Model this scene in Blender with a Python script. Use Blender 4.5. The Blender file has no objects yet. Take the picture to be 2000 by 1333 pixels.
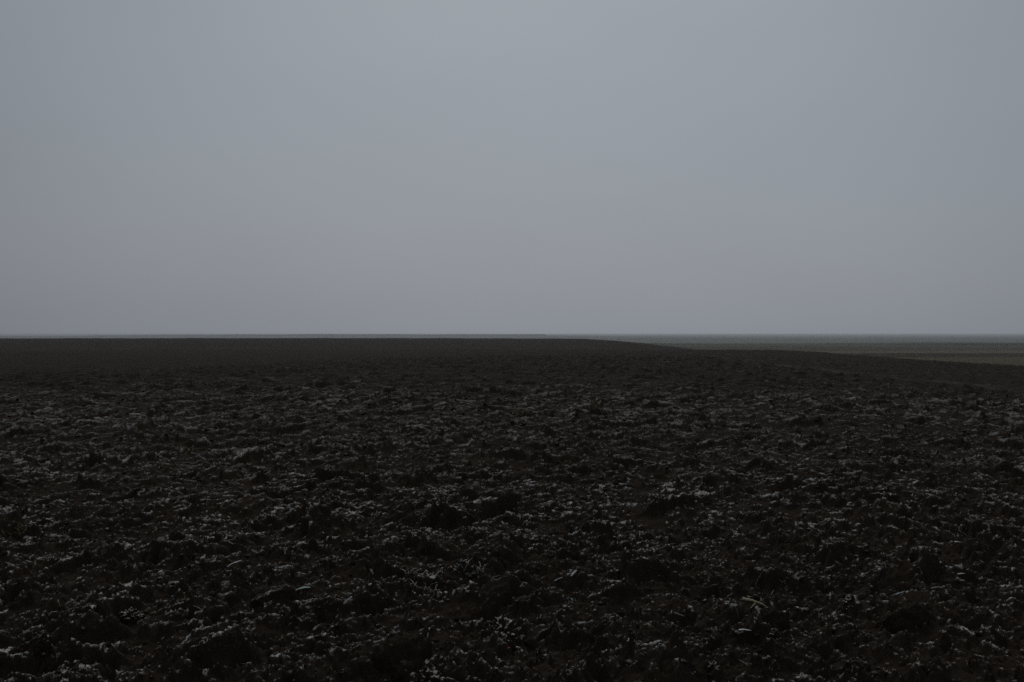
import bpy, bmesh, math, random
import numpy as np
from mathutils import Vector, Matrix, Euler

random.seed(7)
rng = np.random.default_rng(11)
scene = bpy.context.scene
COL = scene.collection
EYE = 1.62                     # camera height above the field
FPX = 1944.4                   # focal length in photograph pixels (35 mm lens)
HORIZON = 653.0                # row of eye level in the photograph


# ------------------------------------------------------------------ noise
PERM = rng.permutation(4096).astype(np.int64)


def hash2(i, j, seed):
    return PERM[(PERM[(i + seed * 131) & 4095] + j) & 4095]


def rnd2(i, j, seed):
    return hash2(i, j, seed).astype(np.float64) / 4095.0


def gnoise(x, y, seed=0):
    """2-D gradient noise, about -1..1."""
    xi = np.floor(x).astype(np.int64)
    yi = np.floor(y).astype(np.int64)
    fx, fy = x - xi, y - yi
    u = fx * fx * fx * (fx * (fx * 6 - 15) + 10)
    v = fy * fy * fy * (fy * (fy * 6 - 15) + 10)

    def g(i, j, dx, dy):
        a = hash2(i, j, seed) * (2 * math.pi / 4096.0)
        return np.cos(a) * dx + np.sin(a) * dy
    n00 = g(xi, yi, fx, fy)
    n10 = g(xi + 1, yi, fx - 1, fy)
    n01 = g(xi, yi + 1, fx, fy - 1)
    n11 = g(xi + 1, yi + 1, fx - 1, fy - 1)
    return 1.5 * ((n00 * (1 - u) + n10 * u) * (1 - v) + (n01 * (1 - u) + n11 * u) * v)


def smooth(a, b, t):
    t = np.clip((t - a) / (b - a), 0, 1)
    return t * t * (3 - 2 * t)


def lod(wavelength, s):
    """1 where a feature of this wavelength is well sampled at spacing s, 0 where it would alias."""
    return np.clip((wavelength / s - 2.2) / 2.0, 0, 1)


# ------------------------------------------------------------------ the lie of the land
def land(x, y):
    """Broad shape of the field: flat, a dip at 150 m, a second rise, falling away on the right and beyond."""
    z = 0.06 * gnoise(x / 23 + 3.1, y / 31 + 7.7, 5) * smooth(6, 25, np.hypot(x, y))
    z = z - (0.95 + 0.75 * smooth(6, 22, x)) * np.exp(-((y - 158) / 32.0) ** 2)
    z = z + 0.07 * gnoise(x / 9, y / 13, 6) * smooth(40, 90, y) + 0.05 * gnoise(x / 4, y / 6, 7) * smooth(50, 90, y)
    z = z + 0.30 * smooth(190, 340, y) * smooth(60, -60, x)
    z = z + 0.16 * smooth(16, 21, x) * np.exp(-((y - 108) / 11.0) ** 2) - 0.9 * smooth(24, 30, x) * smooth(135, 175, y)
    z = z - 0.17 * smooth(5, 22, x) * smooth(20, 48, y) * smooth(175, 130, y)
    ex = x - (25.5 + 0.05 * np.clip(y - 200, 0, 200) + 1.3 * gnoise(y / 37, y * 0 + 0.5, 9))
    ey = y - (335 + 8 * gnoise(x / 60, x * 0 + 2.5, 10)) - np.clip(x, -400, 30) * 0.12
    e = np.maximum(np.maximum(ex, ey), np.maximum(-x - 420, -y - 160))
    e = np.clip(e, 0, None)
    drop = np.where(e < 14, 0.5 * 0.13 / 14 * e * e, 0.13 * (e - 7))
    return z - np.minimum(drop, 13.5)


def rough_mask(x, y):
    """1 on the coarse ploughed part, 0 on the smoother worked ground behind and to the right of it."""
    yb = np.clip(77 + 2.0 * np.minimum(x, 0), 40, 77)
    wob = 1.6 * gnoise(x / 5.0, y / 5.0, 21)
    a = smooth(16, -13, y - yb - wob)
    b = smooth(0.9, -0.9, x - 14.0 - 0.5 * wob)
    return a * b


def chunk_layer(x, y, cell, dens, seed, s, hfac=0.55):
    """Broken angular clods: polygonal footprints with tilted flat tops, highest one wins."""
    w = lod(cell * 0.9, s)
    out = np.zeros_like(x)
    act = w > 0
    if not act.any():
        return out
    X, Y = x[act] / cell, y[act] / cell
    wx = X + 0.16 * gnoise(X * 2.3, Y * 2.3, seed + 1) + 0.09 * gnoise(X * 5.7, Y * 5.7, seed + 2)
    wy = Y + 0.16 * gnoise(X * 2.3 + 40, Y * 2.3, seed + 3) + 0.09 * gnoise(X * 5.7 + 40, Y * 5.7, seed + 4)
    ci = np.floor(wx).astype(np.int64)
    cj = np.floor(wy).astype(np.int64)
    best = np.zeros_like(wx)
    for di in (-1, 0, 1):
        for dj in (-1, 0, 1):
            i, j = ci + di, cj + dj
            r0 = rnd2(i, j, seed + 11)
            cx = i + 0.15 + 0.7 * rnd2(i, j, seed + 12)
            cy = j + 0.15 + 0.7 * rnd2(i, j, seed + 13)
            R = 0.26 + 0.42 * rnd2(i, j, seed + 14)
            rot = rnd2(i, j, seed + 15) * 6.283
            asp = 0.55 + 0.4 * rnd2(i, j, seed + 16)
            dx, dy = wx - cx, wy - cy
            # long axis loosely follows the plough direction
            ang = 1.05 + 0.5 * np.sin(rot * 2)
            ca, sa = np.cos(ang), np.sin(ang)
            a = (dx * ca + dy * sa) * asp
            b = (-dx * sa + dy * ca)
            d = np.zeros_like(wx)
            for k in range(5):
                t = rot + k * 1.2566 + 0.5 * np.sin(rot * (k + 2))
                d = np.maximum(d, (a * np.cos(t) + b * np.sin(t)) / (R * (0.8 + 0.3 * np.sin(rot * 3 + k * 2))))
            side = (1 - d) * R * 1.7
            tilt = 0.8 * (rnd2(i, j, seed + 17) - 0.5)
            tilt2 = 0.8 * (rnd2(i, j, seed + 18) - 0.35)
            top = R * hfac * (0.45 + 0.9 * rnd2(i, j, seed + 19)) + tilt * dx + tilt2 * dy
            h = np.minimum(side, np.clip(top, 0, None))
            h = np.where(r0 < dens, h, 0)
            best = np.maximum(best, h)
    out[act] = best * cell * w[act]
    return out


PA = math.radians(57)           # plough direction in plan, measured from +x


def relief(x, y, s):
    """Clods and furrow slices on top of land()."""
    K = 1.12                                   # overall fineness of the tilth
    x, y, s = x * K, y * K, s * K
    m = rough_mask(x / K, y / K)
    lo = 0.22 + 0.38 * smooth(-10, 6, x / K)
    amp = (lo + (1 - lo) * m) / K * (1 + 0.7 * smooth(50, 110, y / K) * smooth(6, 16, x / K) * smooth(140, 115, y / K))
    u = x * math.cos(PA) + y * math.sin(PA)
    v = -x * math.sin(PA) + y * math.cos(PA)
    wv = v + 0.10 * gnoise(u / 0.7, v / 0.7, 31) + 0.05 * gnoise(u / 0.25, v / 0.25, 32)
    # furrow slices, broken along their length
    n = gnoise(u / 1.5, wv / 0.42, 33)
    ridge = (1 - np.abs(n)) ** 2
    h = 0.042 * ridge * lod(0.42, s) * (0.5 + 0.7 * smooth(-0.4, 0.5, gnoise(u / 0.9, v / 0.9, 34)))
    h += 0.030 * gnoise(x / 0.9, y / 0.9, 35) * lod(0.9, s)
    h += 0.05 * gnoise(x / 2.8, y / 2.8, 36) * lod(2.8, s)
    c1 = chunk_layer(x, y, 0.46, 0.42, 100, s, 0.30)
    c2 = chunk_layer(x + 5.3, y + 1.7, 0.22, 0.55, 140, s, 0.42)
    c3 = chunk_layer(x + 9.1, y + 4.2, 0.105, 0.66, 180, s, 0.62)
    c4 = chunk_layer(x + 2.4, y + 8.8, 0.052, 0.7, 220, s, 0.75)
    c5 = chunk_layer(x + 7.4, y + 3.8, 0.026, 0.7, 260, s, 0.8)
    h += np.maximum(c1, c2 * 0.9) + 0.8 * c3 + 0.85 * c4 + 0.8 * c5
    f = 0.0
    a, L = 0.020, 0.16
    for k in range(5):
        nn = gnoise(x / L + 11 * k, y / L + 3 * k, 50 + k)
        f = f + a * (0.55 - np.abs(nn)) * 1.15 * lod(L, s)
        a *= 0.56
        L *= 0.52
    # crumbly patches alternate with smooth sheared faces
    crumb = 0.35 + 0.9 * smooth(-0.35, 0.3, gnoise(x / 0.5, y / 0.5, 61))
    return (h + f * crumb) * amp


def height(x, y, s=0.012):
    x = np.atleast_1d(np.asarray(x, float))
    y = np.atleast_1d(np.asarray(y, float))
    return land(x, y) + relief(x, y, np.full_like(x, s))


def new_obj(name, me, mat=None, parent=None):
    o = bpy.data.objects.new(name, me)
    COL.objects.link(o)
    if mat:
        me.materials.append(mat)
    if parent:
        o.parent = parent
    return o


def mesh_from_grid(name, P, wrap=False):
    """P: rows x cols x 3."""
    R, C, _ = P.shape
    idx = np.arange(R * C).reshape(R, C)
    if wrap:
        nxt = np.roll(idx, -1, axis=1)
        q = np.stack([idx[:-1], nxt[:-1], nxt[1:], idx[1:]], -1).reshape(-1, 4)
    else:
        q = np.stack([idx[:-1, :-1], idx[:-1, 1:], idx[1:, 1:], idx[1:, :-1]], -1).reshape(-1, 4)
    me = bpy.data.meshes.new(name)
    me.vertices.add(R * C)
    me.vertices.foreach_set('co', P.reshape(-1).astype(np.float32))
    me.loops.add(q.size)
    me.loops.foreach_set('vertex_index', q.reshape(-1).astype(np.int32))
    me.polygons.add(len(q))
    me.polygons.foreach_set('loop_start', (np.arange(len(q)) * 4).astype(np.int32))
    me.polygons.foreach_set('loop_total', np.full(len(q), 4, np.int32))
    me.update(calc_edges=True)
    return me


def set_attr(me, name, vals):
    at = me.attributes.new(name, 'FLOAT', 'POINT')
    at.data.foreach_set('value', np.asarray(vals, np.float32).reshape(-1))


def shade_smooth(me, val=True):
    me.polygons.foreach_set('use_smooth', np.full(len(me.polygons), val, bool))


# ------------------------------------------------------------------ materials
def mat_base(name):
    m = bpy.data.materials.new(name)
    m.use_nodes = True
    nt = m.node_tree
    b = nt.nodes['Principled BSDF']
    b.inputs['Roughness'].default_value = 0.9
    b.inputs['Specular IOR Level'].default_value = 0.25
    return m, nt, b


def node(nt, typ, **kw):
    n = nt.nodes.new(typ)
    for k, v in kw.items():
        setattr(n, k, v)
    return n


def noise_node(nt, scale, detail=4, rough=0.6, coord=None):
    n = node(nt, 'ShaderNodeTexNoise')
    n.inputs['Scale'].default_value = scale
    n.inputs['Detail'].default_value = detail
    n.inputs['Roughness'].default_value = rough
    if coord is None:
        coord = node(nt, 'ShaderNodeTexCoord').outputs['Object']
    nt.links.new(coord, n.inputs['Vector'])
    return n


def ramp(nt, stops, src):
    r = node(nt, 'ShaderNodeValToRGB')
    el = r.color_ramp.elements
    while len(el) > 1:
        el.remove(el[-1])
    el[0].position, el[0].color = stops[0][0], (*stops[0][1], 1)
    for p, c in stops[1:]:
        e = el.new(p)
        e.color = (*c, 1)
    nt.links.new(src, r.inputs['Fac'])
    return r


def mathn(nt, op, a, b=None, clamp=False):
    n = node(nt, 'ShaderNodeMath', operation=op)
    n.use_clamp = clamp
    for i, v in enumerate((a, b)):
        if v is None:
            continue
        if isinstance(v, (int, float)):
            n.inputs[i].default_value = v
        else:
            nt.links.new(v, n.inputs[i])
    return n.outputs[0]


def mixc(nt, fac, a, b):
    n = node(nt, 'ShaderNodeMix', data_type='RGBA')
    for sock, v in (('Factor', fac), ('A', a), ('B', b)):
        s = [i for i in n.inputs if i.name == sock and (i.type == 'RGBA' or sock == 'Factor' and i.type == 'VALUE')][0]
        if isinstance(v, (int, float)):
            s.default_value = v
        elif isinstance(v, tuple):
            s.default_value = (*v, 1)
        else:
            nt.links.new(v, s)
    return [o for o in n.outputs if o.type == 'RGBA'][0]


FROST_COL = (0.74, 0.69, 0.645)
SOIL_A, SOIL_B, SOIL_C = (0.0175, 0.0118, 0.0080), (0.030, 0.0203, 0.0134), (0.049, 0.0332, 0.0205)


def soil_material(name):
    """Black ploughed soil with hoar frost where the 'frost' attribute says frost has settled."""
    m, nt, b = mat_base(name)
    co = node(nt, 'ShaderNodeTexCoord').outputs['Object']
    n1 = noise_node(nt, 1.3, 5, 0.6, co)
    n2 = noise_node(nt, 55, 4, 0.7, co)
    n3 = noise_node(nt, 210, 3, 0.7, co)
    base = ramp(nt, [(0.32, SOIL_A), (0.52, SOIL_B), (0.74, SOIL_C)], mathn(nt, 'ADD', mathn(nt, 'MULTIPLY', n1.outputs['Fac'], 0.5), mathn(nt, 'MULTIPLY', n2.outputs['Fac'], 0.5)))
    fr = node(nt, 'ShaderNodeAttribute', attribute_name='frost').outputs['Fac']
    node_far = node(nt, 'ShaderNodeAttribute', attribute_name='cover').outputs['Fac']
    grain = mathn(nt, 'ADD', mathn(nt, 'MULTIPLY', n2.outputs['Fac'], 0.5), mathn(nt, 'MULTIPLY', n3.outputs['Fac'], 0.5))
    # frost grains: the attribute moves the threshold of a fine noise
    t = mathn(nt, 'ADD', mathn(nt, 'SUBTRACT', fr, 0.5), mathn(nt, 'MULTIPLY', mathn(nt, 'SUBTRACT', grain, 0.5), 3.0))
    mr = node(nt, 'ShaderNodeMapRange', interpolation_type='LINEAR')
    mr.inputs['From Min'].default_value = -0.16
    mr.inputs['From Max'].default_value = 0.56
    nt.links.new(t, mr.inputs['Value'])
    shaped = mathn(nt, 'POWER', mr.outputs['Result'], 2.0)
    fac = mathn(nt, 'MULTIPLY', mathn(nt, 'MULTIPLY', shaped, 0.95), node_far)
    thin = node(nt, 'ShaderNodeAttribute', attribute_name='thin').outputs['Fac']
    fac = mathn(nt, 'MAXIMUM', fac, thin)
    col = mixc(nt, fac, base.outputs['Color'], FROST_COL)
    nt.links.new(col, b.inputs['Base Color'])
    bp = node(nt, 'ShaderNodeBump')
    bp.inputs['Strength'].default_value = 0.5
    bp.inputs['Distance'].default_value = 0.006
    nt.links.new(n3.outputs['Fac'], bp.inputs['Height'])
    nt.links.new(bp.outputs['Normal'], b.inputs['Normal'])
    b.inputs['Roughness'].default_value = 0.95
    b.inputs['Specular IOR Level'].default_value = 0.035
    return m


def plain_material():
    m, nt, b = mat_base('plain_fields')
    co = node(nt, 'ShaderNodeTexCoord').outputs['Object']
    # strips of stubble, bare soil and frosted pasture, parallel to the horizon with uneven edges; haze is painted into the pale far ones
    mp = node(nt, 'ShaderNodeMapping')
    mp.inputs['Scale'].default_value = (1 / 700, 1 / 300, 1)
    nt.links.new(co, mp.inputs['Vector'])
    n1 = noise_node(nt, 1.0, 3, 0.55, mp.outputs['Vector'])
    mp2 = node(nt, 'ShaderNodeMapping')
    mp2.inputs['Scale'].default_value = (1 / 160, 1 / 30, 1)
    nt.links.new(co, mp2.inputs['Vector'])
    n2 = noise_node(nt, 1.0, 5, 0.65, mp2.outputs['Vector'])
    sp = node(nt, 'ShaderNodeSeparateXYZ')
    nt.links.new(co, sp.inputs[0])
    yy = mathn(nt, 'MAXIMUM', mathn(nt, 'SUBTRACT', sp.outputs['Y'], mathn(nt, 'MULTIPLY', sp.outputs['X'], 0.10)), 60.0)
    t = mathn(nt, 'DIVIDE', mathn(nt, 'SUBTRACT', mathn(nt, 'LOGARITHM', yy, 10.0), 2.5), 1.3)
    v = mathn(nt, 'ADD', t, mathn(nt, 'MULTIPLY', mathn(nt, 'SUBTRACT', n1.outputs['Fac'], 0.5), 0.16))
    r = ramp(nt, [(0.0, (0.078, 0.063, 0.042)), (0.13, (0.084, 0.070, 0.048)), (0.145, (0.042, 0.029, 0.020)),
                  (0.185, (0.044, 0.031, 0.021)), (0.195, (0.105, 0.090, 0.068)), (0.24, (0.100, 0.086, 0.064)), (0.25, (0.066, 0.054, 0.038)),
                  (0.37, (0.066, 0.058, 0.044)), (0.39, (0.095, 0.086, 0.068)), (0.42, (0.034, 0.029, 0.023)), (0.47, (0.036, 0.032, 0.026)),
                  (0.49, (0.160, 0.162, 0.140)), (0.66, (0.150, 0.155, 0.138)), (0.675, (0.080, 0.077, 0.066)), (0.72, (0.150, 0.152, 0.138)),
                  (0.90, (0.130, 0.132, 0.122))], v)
    r = node(nt, 'ShaderNodeHueSaturation')
    r.inputs['Saturation'].default_value = 1.3
    nt.links.new(nt.nodes['Color Ramp'].outputs['Color'], r.inputs['Color'])
    nt.links.new(mathn(nt, 'ADD', 0.75, mathn(nt, 'MULTIPLY', n2.outputs['Fac'], 1.1)), r.inputs['Value'])
    nt.links.new(r.outputs['Color'], b.inputs['Base Color'])
    b.inputs['Roughness'].default_value = 1.0
    b.inputs['Specular IOR Level'].default_value = 0.0
    return m


def plain_colour(name, c1, c2, scale=40, rough=0.85):
    m, nt, b = mat_base(name)
    n = noise_node(nt, scale, 4, 0.65)
    r = ramp(nt, [(0.35, c1), (0.65, c2)], n.outputs['Fac'])
    nt.links.new(r.outputs['Color'], b.inputs['Base Color'])
    b.inputs['Roughness'].default_value = rough
    return m


M_SOIL = soil_material('frosted_black_soil')
M_PLAIN = plain_material()
M_STRAW = plain_colour('pale_dry_straw', (0.34, 0.315, 0.23), (0.50, 0.475, 0.37), 60)
M_YELLOW = plain_colour('yellow_dry_stalk', (0.34, 0.32, 0.15), (0.52, 0.50, 0.33), 45)
M_RIME = plain_colour('frost_coated_leaf', (0.44, 0.44, 0.42), (0.62, 0.62, 0.60), 70)
M_GREENRIME = plain_colour('frosted_green_leaf', (0.20, 0.27, 0.24), (0.36, 0.43, 0.40), 60)
M_DRAB = plain_colour('dull_grey_stem', (0.10, 0.095, 0.085), (0.19, 0.18, 0.165), 60)
M_WEED = plain_colour('yellow_green_weed', (0.050, 0.055, 0.016), (0.11, 0.11, 0.04), 40)
M_RED = plain_colour('dull_red_scrap', (0.13, 0.022, 0.026), (0.24, 0.05, 0.055), 50)
M_TREE = plain_colour('distant_branches', (0.018, 0.017, 0.015), (0.03, 0.028, 0.024), 0.2)

# ------------------------------------------------------------------ ploughed field: one polar sheet, finest where one looks
DT = 0.00084
half = math.radians(35)
fine = np.arange(-half, half + 1e-9, DT)
step, a, side = DT, half, []
while a < math.pi - 0.03:
    step = min(step * 1.25, 0.06)
    a += step
    if a < math.pi - 0.03:
        side.append(a)
theta = np.concatenate([-np.array(side[::-1]), fine, np.array(side), [math.pi]])
r_list = [0.25]
while r_list[-1] < 640:
    r = r_list[-1]
    if r < 3.4:
        r_list.append(r + 0.05)
    elif r < 12:
        r_list.append(r * 1.0021)
    elif r < 125:
        r_list.append(r * 1.0030)
    else:
        r_list.append(r * 1.010)
rad = np.array(r_list)
dth = np.gradient(theta)
drr = np.gradient(rad) * np.where(rad < 12, 1.35, 1.0)
RR, TT = np.meshgrid(rad, theta, indexing='ij')
S = np.maximum(RR * dth[None, :] * 1.6, drr[:, None] * 0.42)
X, Y = RR * np.sin(TT), RR * np.cos(TT)
Xf, Yf, Sf = X.reshape(-1), Y.reshape(-1), S.reshape(-1)
Zrel = relief(Xf, Yf, Sf)
Zf = land(Xf, Yf) + Zrel
# sideways push so that clods lean over their hollows
k = 0.45 * lod(0.12, Sf)
px_ = 0.030 * gnoise(Xf / 0.11, Yf / 0.11, 71) + 0.014 * gnoise(Xf / 0.05, Yf / 0.05, 72) * lod(0.05, Sf)
py_ = 0.030 * gnoise(Xf / 0.11 + 9, Yf / 0.11, 73) + 0.014 * gnoise(Xf / 0.05 + 9, Yf / 0.05, 74) * lod(0.05, Sf)
py_ = py_ - 0.22 * np.clip(Zrel - 0.08, 0, 0.15)
P = np.stack([Xf + k * px_, Yf + k * py_, Zf], -1).reshape(*X.shape, 3)


def frost_from(nz, conv, x, y, m):
    u = x * math.cos(PA) + y * math.sin(PA)
    v = -x * math.sin(PA) + y * math.cos(PA)
    streak = gnoise(u / 0.75, v / 0.22, 87)
    patch = gnoise(x / 1.1, y / 0.8, 81) * 0.5 + gnoise(x / 4.5, y / 3.5, 82) * 0.5 + gnoise(x / 0.35, y / 0.35, 83) * 0.35
    fine_n = gnoise(x / 0.07, y / 0.07, 84) * 0.5 + gnoise(x / 0.03, y / 0.03, 85) * 0.5 + gnoise(x / 0.014, y / 0.014, 88) * 0.4
    up = smooth(0.45, 0.95, nz)
    f = -0.09 + 0.45 * up * smooth(0.0, 1.1, conv) + 0.28 * np.clip(conv, -1.5, 1.5) + 0.20 * patch + 0.27 * streak + 0.28 * fine_n
    return f * (0.35 + 0.65 * up)


def blur(A, n):
    """Box blur over both grid directions."""
    for ax in (0, 1):
        pad = [(n + 1, n) if i == ax else (0, 0) for i in (0, 1)]
        c = np.cumsum(np.pad(A, pad, mode='edge'), axis=ax)
        lo = np.take(c, np.arange(0, A.shape[ax]), axis=ax)
        hi = np.take(c, np.arange(2 * n + 1, 2 * n + 1 + A.shape[ax]), axis=ax)
        A = (hi - lo) / (2 * n + 1)
    return A


Nv = np.cross(np.gradient(P, axis=1), np.gradient(P, axis=0))
nz = np.abs(Nv[..., 2]) / (np.linalg.norm(Nv, axis=-1) + 1e-12)
Zg = Zrel.reshape(X.shape)
conv = (Zg - blur(Zg, 3)) / 0.0080 * 0.5 + (Zg - blur(Zg, 11)) / 0.025 * 0.5
mask = rough_mask(Xf, Yf)
frost = frost_from(nz.reshape(-1), conv.reshape(-1), Xf, Yf, mask)
dist = np.hypot(Xf, Yf)
# the band 12-26 m out is whiter, the far coarse ground nearly bare
frost = frost + 0.09 * smooth(7.5, 4.5, dist) - 0.05 * smooth(9, 14, dist) + 0.04 * smooth(13, 17, dist) * smooth(28, 20, dist) - 0.22 * smooth(20, 38, dist)
thin = 0.011 * (1 - mask) * smooth(95, 150, dist + 40 * smooth(0, -15, Xf)) * (0.8 + 0.5 * gnoise(Xf / 9, Yf / 14, 91) + 0.5 * gnoise(Xf / 40, Yf / 9, 93)) + 0.005  # thin frost, plus haze over the far rise painted in as paler soil
line = np.exp(-((Xf - 14.6) / 0.7) ** 2) * smooth(78, 70, Yf) * smooth(20, 34, Yf) * (0.3 + 0.8 * gnoise(Xf / 1.2, Yf / 3.0, 92))
thin = np.clip(thin + 0.10 * np.clip(line, 0, 1), 0, 1)
me = mesh_from_grid('ploughed_field', P, wrap=True)
set_attr(me, 'frost', np.clip(frost, 0, 1.5))
set_attr(me, 'thin', thin)
set_attr(me, 'cover', 1.0 - 0.56 * smooth(6, 17, dist) - 0.18 * smooth(20, 45, dist))
shade_smooth(me, True)
field = new_obj('ploughed_field', me, M_SOIL)
field['kind'] = 'structure'
field['label'] = 'black ploughed soil broken into clods with thin white frost on their tops'

# ------------------------------------------------------------------ the low plain beyond, to the horizon
pr = np.concatenate([[60.0], np.geomspace(150, 19000, 150)])
pt = np.concatenate([np.linspace(-math.pi, -0.7, 40, endpoint=False), np.linspace(-0.7, 0.7, 180, endpoint=False),
                     np.linspace(0.7, math.pi, 40, endpoint=False)])
PR, PT = np.meshgrid(pr, pt, indexing='ij')
PX, PY = PR * np.sin(PT), PR * np.cos(PT)


def plain_h(x, y):
    r = np.hypot(x, y)
    z = -10.5 + 0.8 * gnoise(x / 420, y / 260, 301) * smooth(200, 600, r) + 0.9 * gnoise(x / 1900, y / 900, 302) * smooth(600, 2500, r)
    return z + 7.0 * np.exp(-((y - 4100) / 800.0) ** 2) * smooth(-3200, -1100, x) * smooth(900, 100, x)


PZ = plain_h(PX, PY)
me = mesh_from_grid('plain', np.stack([PX, PY, PZ], -1), wrap=True)
shade_smooth(me)
plain = new_obj('plain', me, M_PLAIN)
plain['kind'] = 'structure'
plain['label'] = 'flat grey brown plain of bare fields fading into haze at the horizon'


def plain_z(x, y):
    return float(plain_h(np.array([float(x)]), np.array([float(y)]))[0])


# ------------------------------------------------------------------ pixels of the photograph to points on the field
def at(px, py):
    """First point of the field met along the line of sight through a photograph pixel, and metres per pixel there."""
    ax, dz = (px - 1000) / FPX, (py - HORIZON) / FPX
    y0 = EYE / dz
    ys = np.linspace(y0 * 0.72, y0 * 1.25, 700)
    hit = np.nonzero(EYE - dz * ys <= height(ax * ys, ys))[0]
    y = ys[hit[0]] if len(hit) else y0
    return Vector((ax * y, y, EYE - dz * y)), y / FPX


def tag(o, label, cat, group=None):
    o['label'], o['category'] = label, cat
    if group:
        o['group'] = group
    return o


def fix_attrs(me, bias=0.0):
    """Frost on a loose clod: its upper, outer faces."""
    n = len(me.vertices)
    nrm = np.empty(n * 3, np.float32)
    me.vertices.foreach_get('normal', nrm)
    co = np.empty(n * 3, np.float32)
    me.vertices.foreach_get('co', co)
    nrm, co = nrm.reshape(-1, 3), co.reshape(-1, 3)
    up = smooth(0.30, 0.9, nrm[:, 2] + 0.10 * nrm[:, 1])
    nn = gnoise(co[:, 0] / 0.05 + 3, (co[:, 1] + co[:, 2]) / 0.05, 85) * 0.25 + gnoise(co[:, 0] / 0.16, co[:, 1] / 0.16, 86) * 0.3
    set_attr(me, 'frost', np.clip((0.52 + 1.7 * bias + nn) * up, 0, 1.5))
    set_attr(me, 'thin', np.full(n, 0.003))
    set_attr(me, 'cover', np.ones(n))


def clod_mesh(name, size, seed, sub=5, facets=9, rough=1.0):
    """An irregular broken lump: an ellipsoid cut by random planes, then roughened; size = full (x, y, z)."""
    rg = random.Random(seed)
    bm = bmesh.new()
    bmesh.ops.create_icosphere(bm, subdivisions=sub, radius=1)
    pts = np.array([v.co[:] for v in bm.verts])
    for _ in range(facets):
        d = np.array([rg.gauss(0, 1), rg.gauss(0, 1), rg.gauss(0.25, 0.8)])
        d /= np.linalg.norm(d)
        lim = rg.uniform(0.55, 0.88)
        ex = np.clip(pts @ d - lim, 0, None)
        pts -= np.outer(ex * 0.92, d)
    q = pts / np.linalg.norm(pts, axis=1)[:, None]
    o = seed * 3.7
    disp = np.zeros(len(pts))
    for sc, am in ((1.6, 0.20), (3.4, 0.13), (7.5, 0.075), (15, 0.045), (31, 0.025)):
        disp += rough * am * (gnoise(q[:, 0] * sc + o, q[:, 1] * sc + q[:, 2] * sc * 0.8 + o, 401) - 0.7 * np.abs(gnoise(q[:, 2] * sc + o, q[:, 0] * sc - q[:, 1] * sc * 0.6 + o, 402)))
    pts = pts * (1 + disp)[:, None]
    # the lower half widens into the ground instead of undercutting
    low = np.clip(-q[:, 2], 0, 1)
    pts[:, :2] *= (1 / np.maximum(np.sqrt(1 - low * low), 0.3) * (1 + 0.25 * low))[:, None]
    pts *= np.array(size) / 2
    for v, p in zip(bm.verts, pts):
        v.co = p
    me = bpy.data.meshes.new(name)
    bm.to_mesh(me)
    bm.free()
    shade_smooth(me)
    return me


def clod(px0, px1, py_top, py_bot, seed, label, bias=0.0, rot=0.0, depth=1.0, facets=9, rough=1.0, tilt=(0, 0), group='large soil clods'):
    """A large clod filling these photograph columns and rows, set into the field."""
    c, mpp = at((px0 + px1) / 2, py_bot - 2)
    w = (px1 - px0) * mpp
    h = (py_bot - py_top) * mpp
    me = clod_mesh('soil_clod', (w, w * depth, h * 2.0), seed, 5, facets, rough)
    me.transform(Euler((tilt[0], tilt[1], rot)).to_matrix().to_4x4())
    me.update()
    fix_attrs(me, bias)
    o = new_obj('soil_clod', me, M_SOIL)
    o.location = (c.x, c.y + w * depth * 0.42, c.z - h * 0.06)
    return tag(o, label, 'soil clod', group)


clod(487, 575, 1139, 1182, 21, 'smooth dark clod with one straight frosted edge, left of the greenish leaf scrap', -0.05, 0.5, 0.8, 8, 0.6)
clod(226, 272, 1178, 1226, 22, 'knobbly upright grey frosted lump standing alone among black soil', 0.28, 0.2, 0.9, 10, 1.3)
clod(715, 872, 1246, 1338, 23, 'largest dark smooth clod, with a jagged frosted crest on its upper edge', -0.14, 0.7, 0.8, 9, 0.7)
clod(952, 1010, 1213, 1250, 24, 'layered slab-like clod with two bands of white frost, above the red scrap', 0.30, 0.8, 1.0, 7, 1.2)
clod(1733, 1842, 1181, 1240, 25, 'broad rounded bare black clod with frost only along its top rim', -0.22, 0.1, 0.9, 8, 0.5)
clod(1654, 1716, 1281, 1325, 26, 'dome-shaped dark clod with a curved rim of frost', -0.02, 0.0, 0.9, 8, 0.7)
clod(1384, 1408, 1290, 1314, 27, 'small round grey clod evenly coated in frost', 0.35, 0.3, 1.0, 10, 1.1)
clod(1222, 1247, 1222, 1262, 28, 'tall narrow frosted clod of two stacked lumps, below the short straight straw', 0.35, 0.9, 1.0, 10, 1.4)
clod(1046, 1064, 1270, 1298, 29, 'small pointed frosted clod standing upright below the red scrap', 0.30, 0.4, 1.0, 8, 1.2)
clod(1645, 1686, 1158, 1196, 30, 'crumbly frost-topped clod with a bright white knob', 0.25, 0.5, 1.0, 11, 1.5)
clod(1476, 1552, 1180, 1234, 31, 'dark bare clod directly under the forked yellow stalk', -0.25, 0.3, 0.8, 8, 0.7)
clod(786, 886, 1300, 1345, 32, 'low long clod with a ragged white crest rising to the right', 0.22, 0.9, 0.7, 9, 1.2)
clod(1500, 1535, 1231, 1256, 33, 'rough frosted clod behind the pale curled leaf scrap', 0.20, 0.6, 0.9, 10, 1.3)
clod(18, 86, 1236, 1280, 34, 'bare dark clod with a slanting white frosted crest', 0.05, 0.7, 0.8, 9, 0.9)


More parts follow.
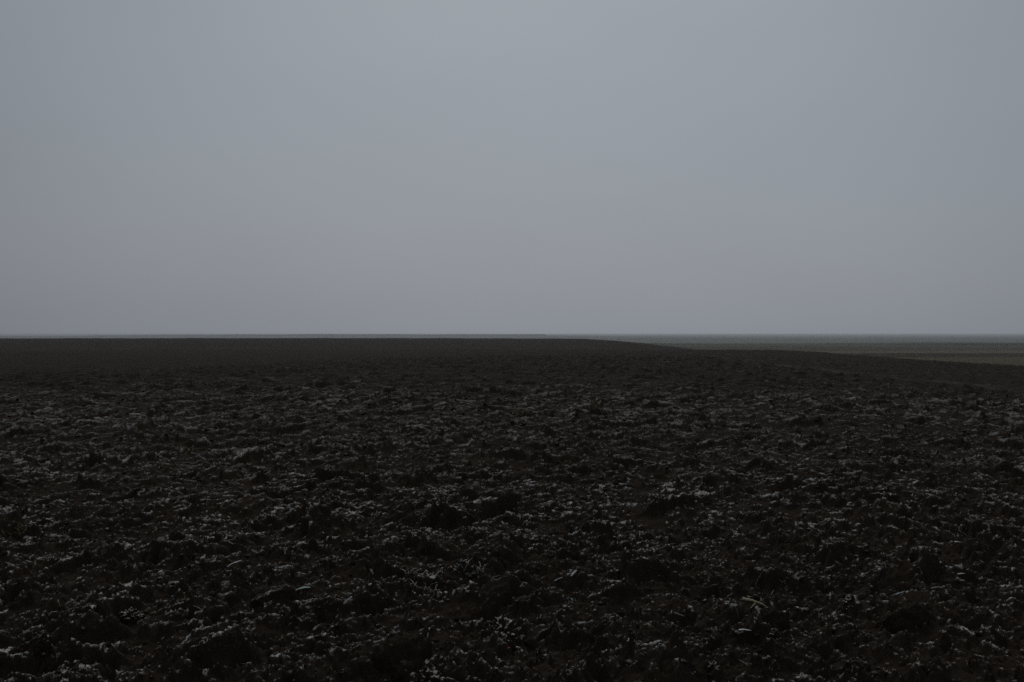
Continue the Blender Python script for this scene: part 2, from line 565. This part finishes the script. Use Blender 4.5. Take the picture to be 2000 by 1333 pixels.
# ------------------------------------------------------------------ stalks, straws, leaves
def tube(bm, pts, r0, r1, seg=6):
    """Tapered bent tube through pts (Vectors)."""
    rings = []
    n = len(pts)
    for i, p in enumerate(pts):
        d = (pts[min(i + 1, n - 1)] - pts[max(i - 1, 0)]).normalized()
        a = d.orthogonal().normalized()
        b = d.cross(a)
        r = r0 + (r1 - r0) * i / (n - 1)
        rings.append([bm.verts.new(p + a * r * math.cos(t) + b * r * math.sin(t)) for t in (2 * math.pi * j / seg for j in range(seg))])
    for A, B in zip(rings, rings[1:]):
        for j in range(seg):
            bm.faces.new((A[j], A[(j + 1) % seg], B[(j + 1) % seg], B[j]))
    bm.faces.new(rings[0][::-1])
    bm.faces.new(rings[-1])


def blade(bm, pts, w, th=0.0012, curl=0.3):
    """A leaf strip with thickness, tapering to both ends."""
    n = len(pts)
    rows = []
    for i, p in enumerate(pts):
        d = (pts[min(i + 1, n - 1)] - pts[max(i - 1, 0)]).normalized()
        sd = d.cross(Vector((0, 0, 1)))
        sd = sd.normalized() if sd.length > 1e-4 else Vector((1, 0, 0))
        up = sd.cross(d).normalized()
        t = i / (n - 1)
        ww = w * (0.25 + 0.75 * math.sin(math.pi * min(1, 0.12 + 0.86 * t)) ** 0.6)
        rows.append([bm.verts.new(p + sd * ww * k + up * (abs(k) * ww * curl + z)) for z in (0, th) for k in (-0.5, 0, 0.5)])
    for A, B in zip(rows, rows[1:]):
        for (i, j) in ((0, 1), (1, 2)):
            bm.faces.new((A[j], A[i], B[i], B[j]))
            bm.faces.new((A[i + 3], A[j + 3], B[j + 3], B[i + 3]))
        bm.faces.new((A[0], A[3], B[3], B[0]))
        bm.faces.new((A[5], A[2], B[2], B[5]))
    for R, f in ((rows[0], 1), (rows[-1], -1)):
        for (i, j) in ((0, 1), (1, 2)):
            q = (R[i], R[j], R[j + 3], R[i + 3])
            bm.faces.new(q if f > 0 else q[::-1])
    return rows[0]


def finish(bm, name, mat, parent=None, origin=None):
    if origin is not None:
        bmesh.ops.translate(bm, verts=bm.verts, vec=-origin)
    bmesh.ops.recalc_face_normals(bm, faces=bm.faces)
    me = bpy.data.meshes.new(name)
    bm.to_mesh(me)
    bm.free()
    shade_smooth(me)
    o = new_obj(name, me, mat, parent)
    if origin is not None and parent is None:
        o.location = origin
    return o


def path(p0, p1, n, bend, seed, lift=0.0):
    rg = random.Random(seed)
    L = (p1 - p0).length
    j = Vector((rg.uniform(-1, 1), rg.uniform(-1, 1), rg.uniform(0.2, 1))) * bend * L
    out = []
    for i in range(n):
        t = i / (n - 1)
        out.append(p0.lerp(p1, t) + j * math.sin(math.pi * t) + Vector((0, 0, lift)) + Vector((rg.uniform(-1, 1), rg.uniform(-1, 1), rg.uniform(-1, 1))) * L * 0.012)
    return out


def lie(pxa, pya, pxb, pyb, clear=0.035):
    """Two ends of something lying across the clods between two photograph pixels: both at the lower one's distance."""
    hits = [at(pxa + (pxb - pxa) * t, pya + (pyb - pya) * t) for t in (0, 0.2, 0.4, 0.6, 0.8, 1)]
    y0 = min(h[0].y for h in hits) - 0.022
    mpp = y0 / FPX

    def pt(px, py, dy):
        y = y0 + dy
        return Vector(((px - 1000) / FPX * y, y, EYE - (py - HORIZON) / FPX * y))
    return pt(pxa, pya, -0.008), pt(pxb, pyb, 0.008), mpp


def stalk(pa, pb, width_px, mat, label, cat, seed, kind='tube', bend=0.04, name='straw', taper=0.6, group='straw and leaf scraps on the soil'):
    a, b, mpp = lie(*pa, *pb)
    bm = bmesh.new()
    pts = path(a, b, 9, bend, seed)
    if kind == 'tube':
        tube(bm, pts, width_px * mpp / 2, width_px * mpp / 2 * taper)
    else:
        blade(bm, pts, width_px * mpp * 1.75)
    o = finish(bm, name, mat, None, a)
    return tag(o, label, cat, group)


# the forked stalk: thick end, side fork
a, b, mpp = lie(1451, 1171, 1499, 1187)
mid = a.lerp(b, 0.52)
root = bpy.data.objects.new('forked_stalk', None)
COL.objects.link(root)
root.location = mid
tag(root, 'forked pale yellow stalk lying across frosted clods, thicker at one end', 'stalk')
bm = bmesh.new()
tube(bm, path(a, b, 14, 0.07, 5), 3.0 * mpp, 0.9 * mpp, 8)
finish(bm, 'stem', M_YELLOW, root, mid)
bm = bmesh.new()
fk = mid + Vector((-11 * mpp, -0.02, -8 * mpp))
tube(bm, path(mid, fk, 6, 0.05, 6), 1.5 * mpp, 0.8 * mpp, 8)
finish(bm, 'side_branch', M_YELLOW, root, mid)

stalk((1318, 1198), (1337, 1205), 2.4, M_STRAW, 'short straight pale straw lying in bare black soil', 'straw', 41)
stalk((1443, 1214), (1434, 1182), 1.6, M_DRAB, 'thin bent grey stem standing under the forked stalk', 'stem', 42, bend=0.18, name='dry_stem')
stalk((1476, 1145), (1488, 1121), 1.5, M_DRAB, 'long thin grey stem leaning above the forked stalk', 'stem', 43, bend=0.03, name='dry_stem')
stalk((443, 1109), (472, 1096), 5.0, M_RIME, 'bright white frosted leaf blade with a torn end', 'leaf', 44, 'blade', name='dead_leaf')
stalk((557, 1084), (556, 1073), 2.4, M_STRAW, 'tiny white curved straw poking straight up from the soil', 'straw', 45, bend=0.12)
stalk((576, 1155), (606, 1149), 6.5, M_GREENRIME, 'flat greenish white leaf scrap lying beside the smooth dark clod', 'leaf', 46, 'blade', bend=0.08, name='dead_leaf')
stalk((671, 1179), (687, 1167), 3.0, M_RIME, 'stubby grey white straw slanting up beyond the largest dark clod', 'straw', 47, taper=1.3)
stalk((445, 1059), (455, 1064), 2.6, M_STRAW, 'short pale straw sloping down, above the bright white leaf blade', 'straw', 48)
stalk((723, 1113), (728, 1124), 4.0, M_RIME, 'white wedge-shaped leaf scrap hanging over a clod edge', 'leaf', 49, 'blade', name='dead_leaf')
stalk((834, 1247), (836, 1238), 2.6, M_STRAW, 'tiny upright pale straw on the dark slope above the largest clod', 'straw', 50, bend=0.1)
stalk((1444, 1233), (1468, 1234), 4.4, M_RIME, 'pale curled leaf scrap with a blunt knob at one end', 'leaf', 51, 'blade', bend=0.12, name='dead_leaf')
stalk((910, 1158), (911, 1148), 1.8, M_STRAW, 'thin upright straw beside a spiky frosted grass tuft', 'straw', 52)
stalk((167, 1067), (182, 1055), 2.0, M_YELLOW, 'dull yellow straw slanting up beside small green weeds', 'straw', 53)
stalk((300, 1113), (349, 1120), 1.8, M_DRAB, 'long dull straw half buried in frosted crumbs', 'straw', 54)
stalk((1016, 1148), (1024, 1138), 2.2, M_STRAW, 'short straw propped up on a frosted ridge, above the layered slab clod', 'straw', 55)
stalk((348, 757), (359, 754), 3.0, M_RIME, 'lone white scrap far out on the bare dark soil', 'scrap', 56, 'blade', name='pale_scrap')
stalk((1777, 1034), (1786, 1032), 2.2, M_YELLOW, 'tiny yellowish straw lying flat on the right of the field', 'straw', 57)
stalk((1866, 1060), (1880, 1061), 4.0, M_RIME, 'small bright oval frosted leaf lying flat', 'leaf', 58, 'blade', name='dead_leaf')
stalk((1083, 1136), (1099, 1129), 2.6, M_RIME, 'frosted straw slanting up along a ridge, left of the two-pronged leaf', 'straw', 59)
stalk((1116, 1127), (1127, 1115), 4.0, M_RIME, 'two-pronged frosted leaf standing on a ridge', 'leaf', 60, 'blade', name='dead_leaf')
stalk((991, 1269), (998, 1267), 2.6, M_RED, 'small dull red scrap half buried in the soil', 'scrap', 61, 'blade', bend=0.1, name='red_scrap')
stalk((1750, 1163), (1766, 1157), 2.4, M_RIME, 'thin frosted straw on the rim above the broad rounded clod', 'straw', 62)
stalk((1820, 1150), (1842, 1148), 2.6, M_STRAW, 'pale flat straw lying above and right of the broad rounded clod', 'straw', 63)
stalk((1702, 1285), (1714, 1302), 4.0, M_DRAB, 'flat grey stem bent down the side of the dome-shaped clod', 'stem', 64, 'blade', name='dry_stem')
stalk((1872, 1123), (1886, 1122), 3.0, M_RIME, 'bright frosted leaf sliver near the right edge', 'leaf', 65, 'blade', name='dead_leaf')


def tuft(px, py, w_px, h_px, n, mat, label, seed, name='grass_tuft', cat='grass tuft', th=0.9, group=None):
    c, mpp = at(px, py)
    rg = random.Random(seed)
    bm = bmesh.new()
    hub = bm.verts.new(c - Vector((0, 0, 0.09)))
    for _ in range(n):
        bx = c + Vector((rg.uniform(-0.5, 0.5) * w_px * mpp, rg.uniform(-0.3, 0.5) * w_px * mpp, 0))
        bx.z = float(height([bx.x], [bx.y])[0]) - 0.004
        ang = rg.uniform(0, 6.283)
        L = h_px * mpp * rg.uniform(0.5, 1.3)
        tip = bx + Vector((math.cos(ang) * L * 0.8, math.sin(ang) * L * 0.8, L * rg.uniform(0.35, 1.0)))
        base = blade(bm, path(bx, tip, rg.choice((4, 5, 6, 7)), 0.16, rg.random()), th * mpp * rg.uniform(0.9, 2.2), 0.0008)
        bm.faces.new((hub, base[0], base[2]))      # the blades spring from one buried crown
    o = finish(bm, name, mat, None, c)
    return tag(o, label, cat, group)


G = 'small plants and dead tufts on the field'
tuft(918, 1112, 46, 12, 46, M_RIME, 'spiky frosted dead grass tuft on a ridge, behind the other spiky tuft', 71, group=G)
tuft(820, 1149, 62, 13, 55, M_RIME, 'wide spiky frosted dead grass tuft with upright white tips', 72, group=G)
tuft(1885, 1037, 52, 8, 40, M_STRAW, 'flat pale straw-coloured grass tuft near the right edge', 73, group=G)
tuft(1555, 1152, 44, 9, 36, M_RIME, 'low white grass tuft along a ridge, right of the forked stalk', 74, group=G)
tuft(1025, 812, 26, 16, 36, M_WEED, 'yellowish green weed on far soil, the left one of a pair', 75, 'weed', 'weed', 1.2, G)
tuft(1170, 800, 40, 18, 44, M_WEED, 'wide olive green weed on far soil, the right one of a pair', 76, 'weed', 'weed', 1.2, G)
tuft(30, 1046, 40, 16, 46, M_WEED, 'olive green weed at the left edge of the field', 77, 'weed', 'weed', 1.2, G)
tuft(128, 1056, 30, 10, 30, M_WEED, 'small green weed beside the dull yellow straw', 78, 'weed', 'weed', 1.1, G)
tuft(1108, 1182, 26, 9, 34, M_GREENRIME, 'pale green frosted weed rosette among frosted crumbs', 79, 'weed', 'weed', 1.8, G)
tuft(362, 1172, 24, 9, 26, M_WEED, 'faint green weed in a dark hollow above a frosted ridge', 80, 'weed', 'weed', 1.1, G)
tuft(365, 882, 22, 14, 30, M_WEED, 'small dark green weed alone in the middle distance', 81, 'weed', 'weed', 1.2, G)

# ------------------------------------------------------------------ loose crumbs and straw litter: what nobody could count
def scatter_points(n, r0, r1, half_deg, seed):
    rg = np.random.default_rng(seed)
    u = rg.random(n)
    r = r0 * (r1 / r0) ** u                       # even in the picture's depth, not in area
    t = np.radians(rg.uniform(-half_deg, half_deg, n))
    return r * np.sin(t), r * np.cos(t)


ico_bm = bmesh.new()
bmesh.ops.create_icosphere(ico_bm, subdivisions=2, radius=1)
ICO_V = np.array([v.co[:] for v in ico_bm.verts])
ICO_F = np.array([[v.index for v in f.verts] for f in ico_bm.faces])
ico_bm.free()


def crumbs(n, seed):
    x, y = scatter_points(n, 3.6, 30, 34, seed)
    keep = rough_mask(x, y) > 0.5
    x, y = x[keep], y[keep]
    z = height(x, y, 0.012)
    rg = np.random.default_rng(seed + 1)
    n = len(x)
    size = np.minimum(0.016, 0.007 * np.exp(rg.normal(0, 0.62, n)) * 1.0) * np.clip(np.hypot(x, y) / 9, 1, 2.0)
    V, A = [], []
    for i in range(n):
        d = 1 + 0.55 * gnoise(ICO_V[:, 0] * 1.3 + i * 1.7, ICO_V[:, 1] * 1.3 + ICO_V[:, 2] * 1.1 + i * 0.9, 411) + rg.normal(0, 0.16, len(ICO_V))
        q = ICO_V * d[:, None] * size[i] * np.array([1.25, 1.0, 0.8]) * rg.uniform(0.7, 1.3, 3)
        c, s = math.cos(i), math.sin(i)
        q = np.stack([q[:, 0] * c - q[:, 1] * s, q[:, 0] * s + q[:, 1] * c, q[:, 2]], -1)
        V.append(q + np.array([x[i], y[i], z[i] + size[i] * 0.25]))
        A.append(np.clip((0.30 + 0.5 * rg.random()) * smooth(0.1, 0.9, ICO_V[:, 2]), 0, 1))
    V = np.concatenate(V)
    F = (ICO_F[None] + (np.arange(n) * len(ICO_V))[:, None, None]).reshape(-1, 3)
    me = bpy.data.meshes.new('soil_rubble')
    me.vertices.add(len(V))
    me.vertices.foreach_set('co', V.reshape(-1).astype(np.float32))
    me.loops.add(F.size)
    me.loops.foreach_set('vertex_index', F.reshape(-1).astype(np.int32))
    me.polygons.add(len(F))
    me.polygons.foreach_set('loop_start', (np.arange(len(F)) * 3).astype(np.int32))
    me.polygons.foreach_set('loop_total', np.full(len(F), 3, np.int32))
    me.update(calc_edges=True)
    set_attr(me, 'frost', np.concatenate(A))
    set_attr(me, 'thin', np.full(len(V), 0.003))
    set_attr(me, 'cover', np.full(len(V), 0.85))
    o = new_obj('soil_rubble', me, M_SOIL)
    o['kind'] = 'stuff'
    o['label'] = 'loose frosted crumbs of black soil strewn over the ploughed field'


crumbs(6500, 500)

x, y = scatter_points(420, 3.8, 22, 33, 520)
rg = random.Random(9)
bm = bmesh.new()
zz = height(x, y)
for i in range(len(x)):
    p = Vector((x[i], y[i], zz[i] + 0.006))
    a = rg.uniform(0, 6.283)
    L = rg.uniform(0.015, 0.06)
    q = p + Vector((math.cos(a) * L, math.sin(a) * L, rg.uniform(-0.2, 0.6) * L))
    tube(bm, path(p, q, 4, 0.08, i), 0.0016, 0.0010, 5)
o = finish(bm, 'straw_litter', M_STRAW)
o['kind'] = 'stuff'
o['label'] = 'thin bits of pale straw scattered through the soil'

# ------------------------------------------------------------------ a low belt of trees on the horizon
rg = np.random.default_rng(77)
V, F, nv = [], [], 0
D = 4050.0
for px in np.arange(185, 1066, 1.1):
    y = D + rg.uniform(-20, 20)
    x = (px - 1000) / FPX * y
    hgt = (0.35 + 0.65 * min(1.0, (px - 185) / 420)) * 4.6 * (0.82 + 0.25 * rg.random()) * (0.9 + 0.1 * math.sin(px / 23.0))
    d = 1 + rg.normal(0, 0.14, len(ICO_V))
    q = ICO_V * d[:, None] * np.array([3.0, 3.0, hgt / 2])
    V.append(q + np.array([x, y, plain_z(x, y) + hgt * 0.44]))
    F.append(ICO_F + nv)
    nv += len(ICO_V)
me = bpy.data.meshes.new('treeline')
me.from_pydata(np.concatenate(V).tolist(), [], np.concatenate(F).tolist())
o = new_obj('treeline', me, M_TREE)
o['kind'] = 'stuff'
o['label'] = 'thin dark line of far trees along the hazy horizon'

# ------------------------------------------------------------------ air: thin even haze over the land
bm = bmesh.new()
bmesh.ops.create_cube(bm, size=1)
for v in bm.verts:
    v.co = Vector((v.co.x * 40000, v.co.y * 40000, -16.0 if v.co.z < 0 else EYE + 0.5))
me = bpy.data.meshes.new('haze')
bm.to_mesh(me)
bm.free()
mh = bpy.data.materials.new('pale_air')
mh.use_nodes = True
nt = mh.node_tree
nt.nodes.clear()
out = node(nt, 'ShaderNodeOutputMaterial')
vol = node(nt, 'ShaderNodeVolumePrincipled')
vol.inputs['Color'].default_value = (0.93, 0.96, 1.0, 1)
vol.inputs['Density'].default_value = 0.00022
vol.inputs['Anisotropy'].default_value = 0.35
nt.links.new(vol.outputs['Volume'], out.inputs['Volume'])
hz = new_obj('haze', me, mh)
hz['kind'] = 'stuff'
hz['label'] = 'pale grey haze lying over the distant plain'

# ------------------------------------------------------------------ overcast sky and a weak, wide sun behind the cloud
SUN_EL, SUN_AZ = math.radians(42), math.radians(-3)        # in front of the camera, azimuth from +y towards +x
w = bpy.data.worlds.new('World')
scene.world = w
w.use_nodes = True
nt = w.node_tree
bg = nt.nodes['Background']
sky = node(nt, 'ShaderNodeTexSky', sky_type='NISHITA')
sky.sun_disc = False
sky.sun_elevation = SUN_EL
sky.sun_rotation = SUN_AZ
sky.dust_density = 4
tc = node(nt, 'ShaderNodeTexCoord')
sep = node(nt, 'ShaderNodeSeparateXYZ')
nt.links.new(tc.outputs['Generated'], sep.inputs[0])
elev = mathn(nt, 'MAXIMUM', sep.outputs['Z'], 0.0)
lum = mathn(nt, 'ADD', 0.95, mathn(nt, 'MULTIPLY', elev, 0.34))
dot = node(nt, 'ShaderNodeVectorMath', operation='DOT_PRODUCT')
nt.links.new(tc.outputs['Generated'], dot.inputs[0])
GA = math.radians(4)
dot.inputs[1].default_value = (math.sin(GA) * math.cos(0.25), math.cos(GA) * math.cos(0.25), math.sin(0.25))
glow = node(nt, 'ShaderNodeMapRange', interpolation_type='LINEAR')
glow.inputs['From Min'].default_value = 0.70
glow.inputs['From Max'].default_value = 1.0
glow.inputs['To Min'].default_value = 0.54
glow.inputs['To Max'].default_value = 1.0
nt.links.new(dot.outputs['Value'], glow.inputs['Value'])
lum = mathn(nt, 'MULTIPLY', lum, glow.outputs['Result'])
cl = node(nt, 'ShaderNodeMapping')
cl.inputs['Scale'].default_value = (2.2, 2.2, 5.0)
nt.links.new(tc.outputs['Generated'], cl.inputs['Vector'])
cn = noise_node(nt, 1.0, 5, 0.5, cl.outputs['Vector'])
lum = mathn(nt, 'MULTIPLY', lum, mathn(nt, 'ADD', 0.91, mathn(nt, 'MULTIPLY', cn.outputs['Fac'], 0.18)))
tint = mixc(nt, mathn(nt, 'MULTIPLY', elev, 3.2, True), (0.902, 0.978, 1.112), (0.876, 0.992, 1.114))
sc_ = node(nt, 'ShaderNodeVectorMath', operation='SCALE')
nt.links.new(tint, sc_.inputs[0])
nt.links.new(mathn(nt, 'MULTIPLY', lum, 5.55), sc_.inputs['Scale'])
mixed = mixc(nt, 0.94, sky.outputs['Color'], sc_.outputs['Vector'])
nt.links.new(mixed, bg.inputs['Color'])
bg.inputs['Strength'].default_value = 0.08

L = bpy.data.lights.new('sun', 'SUN')
L.energy = 0.5
L.angle = math.radians(35)
L.color = (1.0, 0.97, 0.93)
so = bpy.data.objects.new('sun', L)
COL.objects.link(so)
dirv = Vector((math.sin(SUN_AZ) * math.cos(SUN_EL), math.cos(SUN_AZ) * math.cos(SUN_EL), math.sin(SUN_EL)))
so.rotation_euler = (-dirv).to_track_quat('-Z', 'Y').to_euler()
so.location = (0, 0, 60)

# ------------------------------------------------------------------ camera
cam = bpy.data.cameras.new('camera')
cam.lens, cam.sensor_width = 35, 36
cam.clip_start, cam.clip_end = 0.05, 60000
co_ = bpy.data.objects.new('camera', cam)
COL.objects.link(co_)
co_.location = (0, 0, EYE)
co_.rotation_euler = (math.radians(90) - math.atan((666.5 - HORIZON) / FPX), 0, 0)
scene.camera = co_

scene.view_settings.view_transform = 'Standard'
scene.view_settings.look = 'None'
scene.view_settings.gamma = 1
scene.view_settings.exposure = -0.5
scene.cycles.use_denoising = False
scene.cycles.sample_clamp_indirect = 0.3
scene.cycles.volume_bounces = 1
scene.cycles.max_bounces = 6
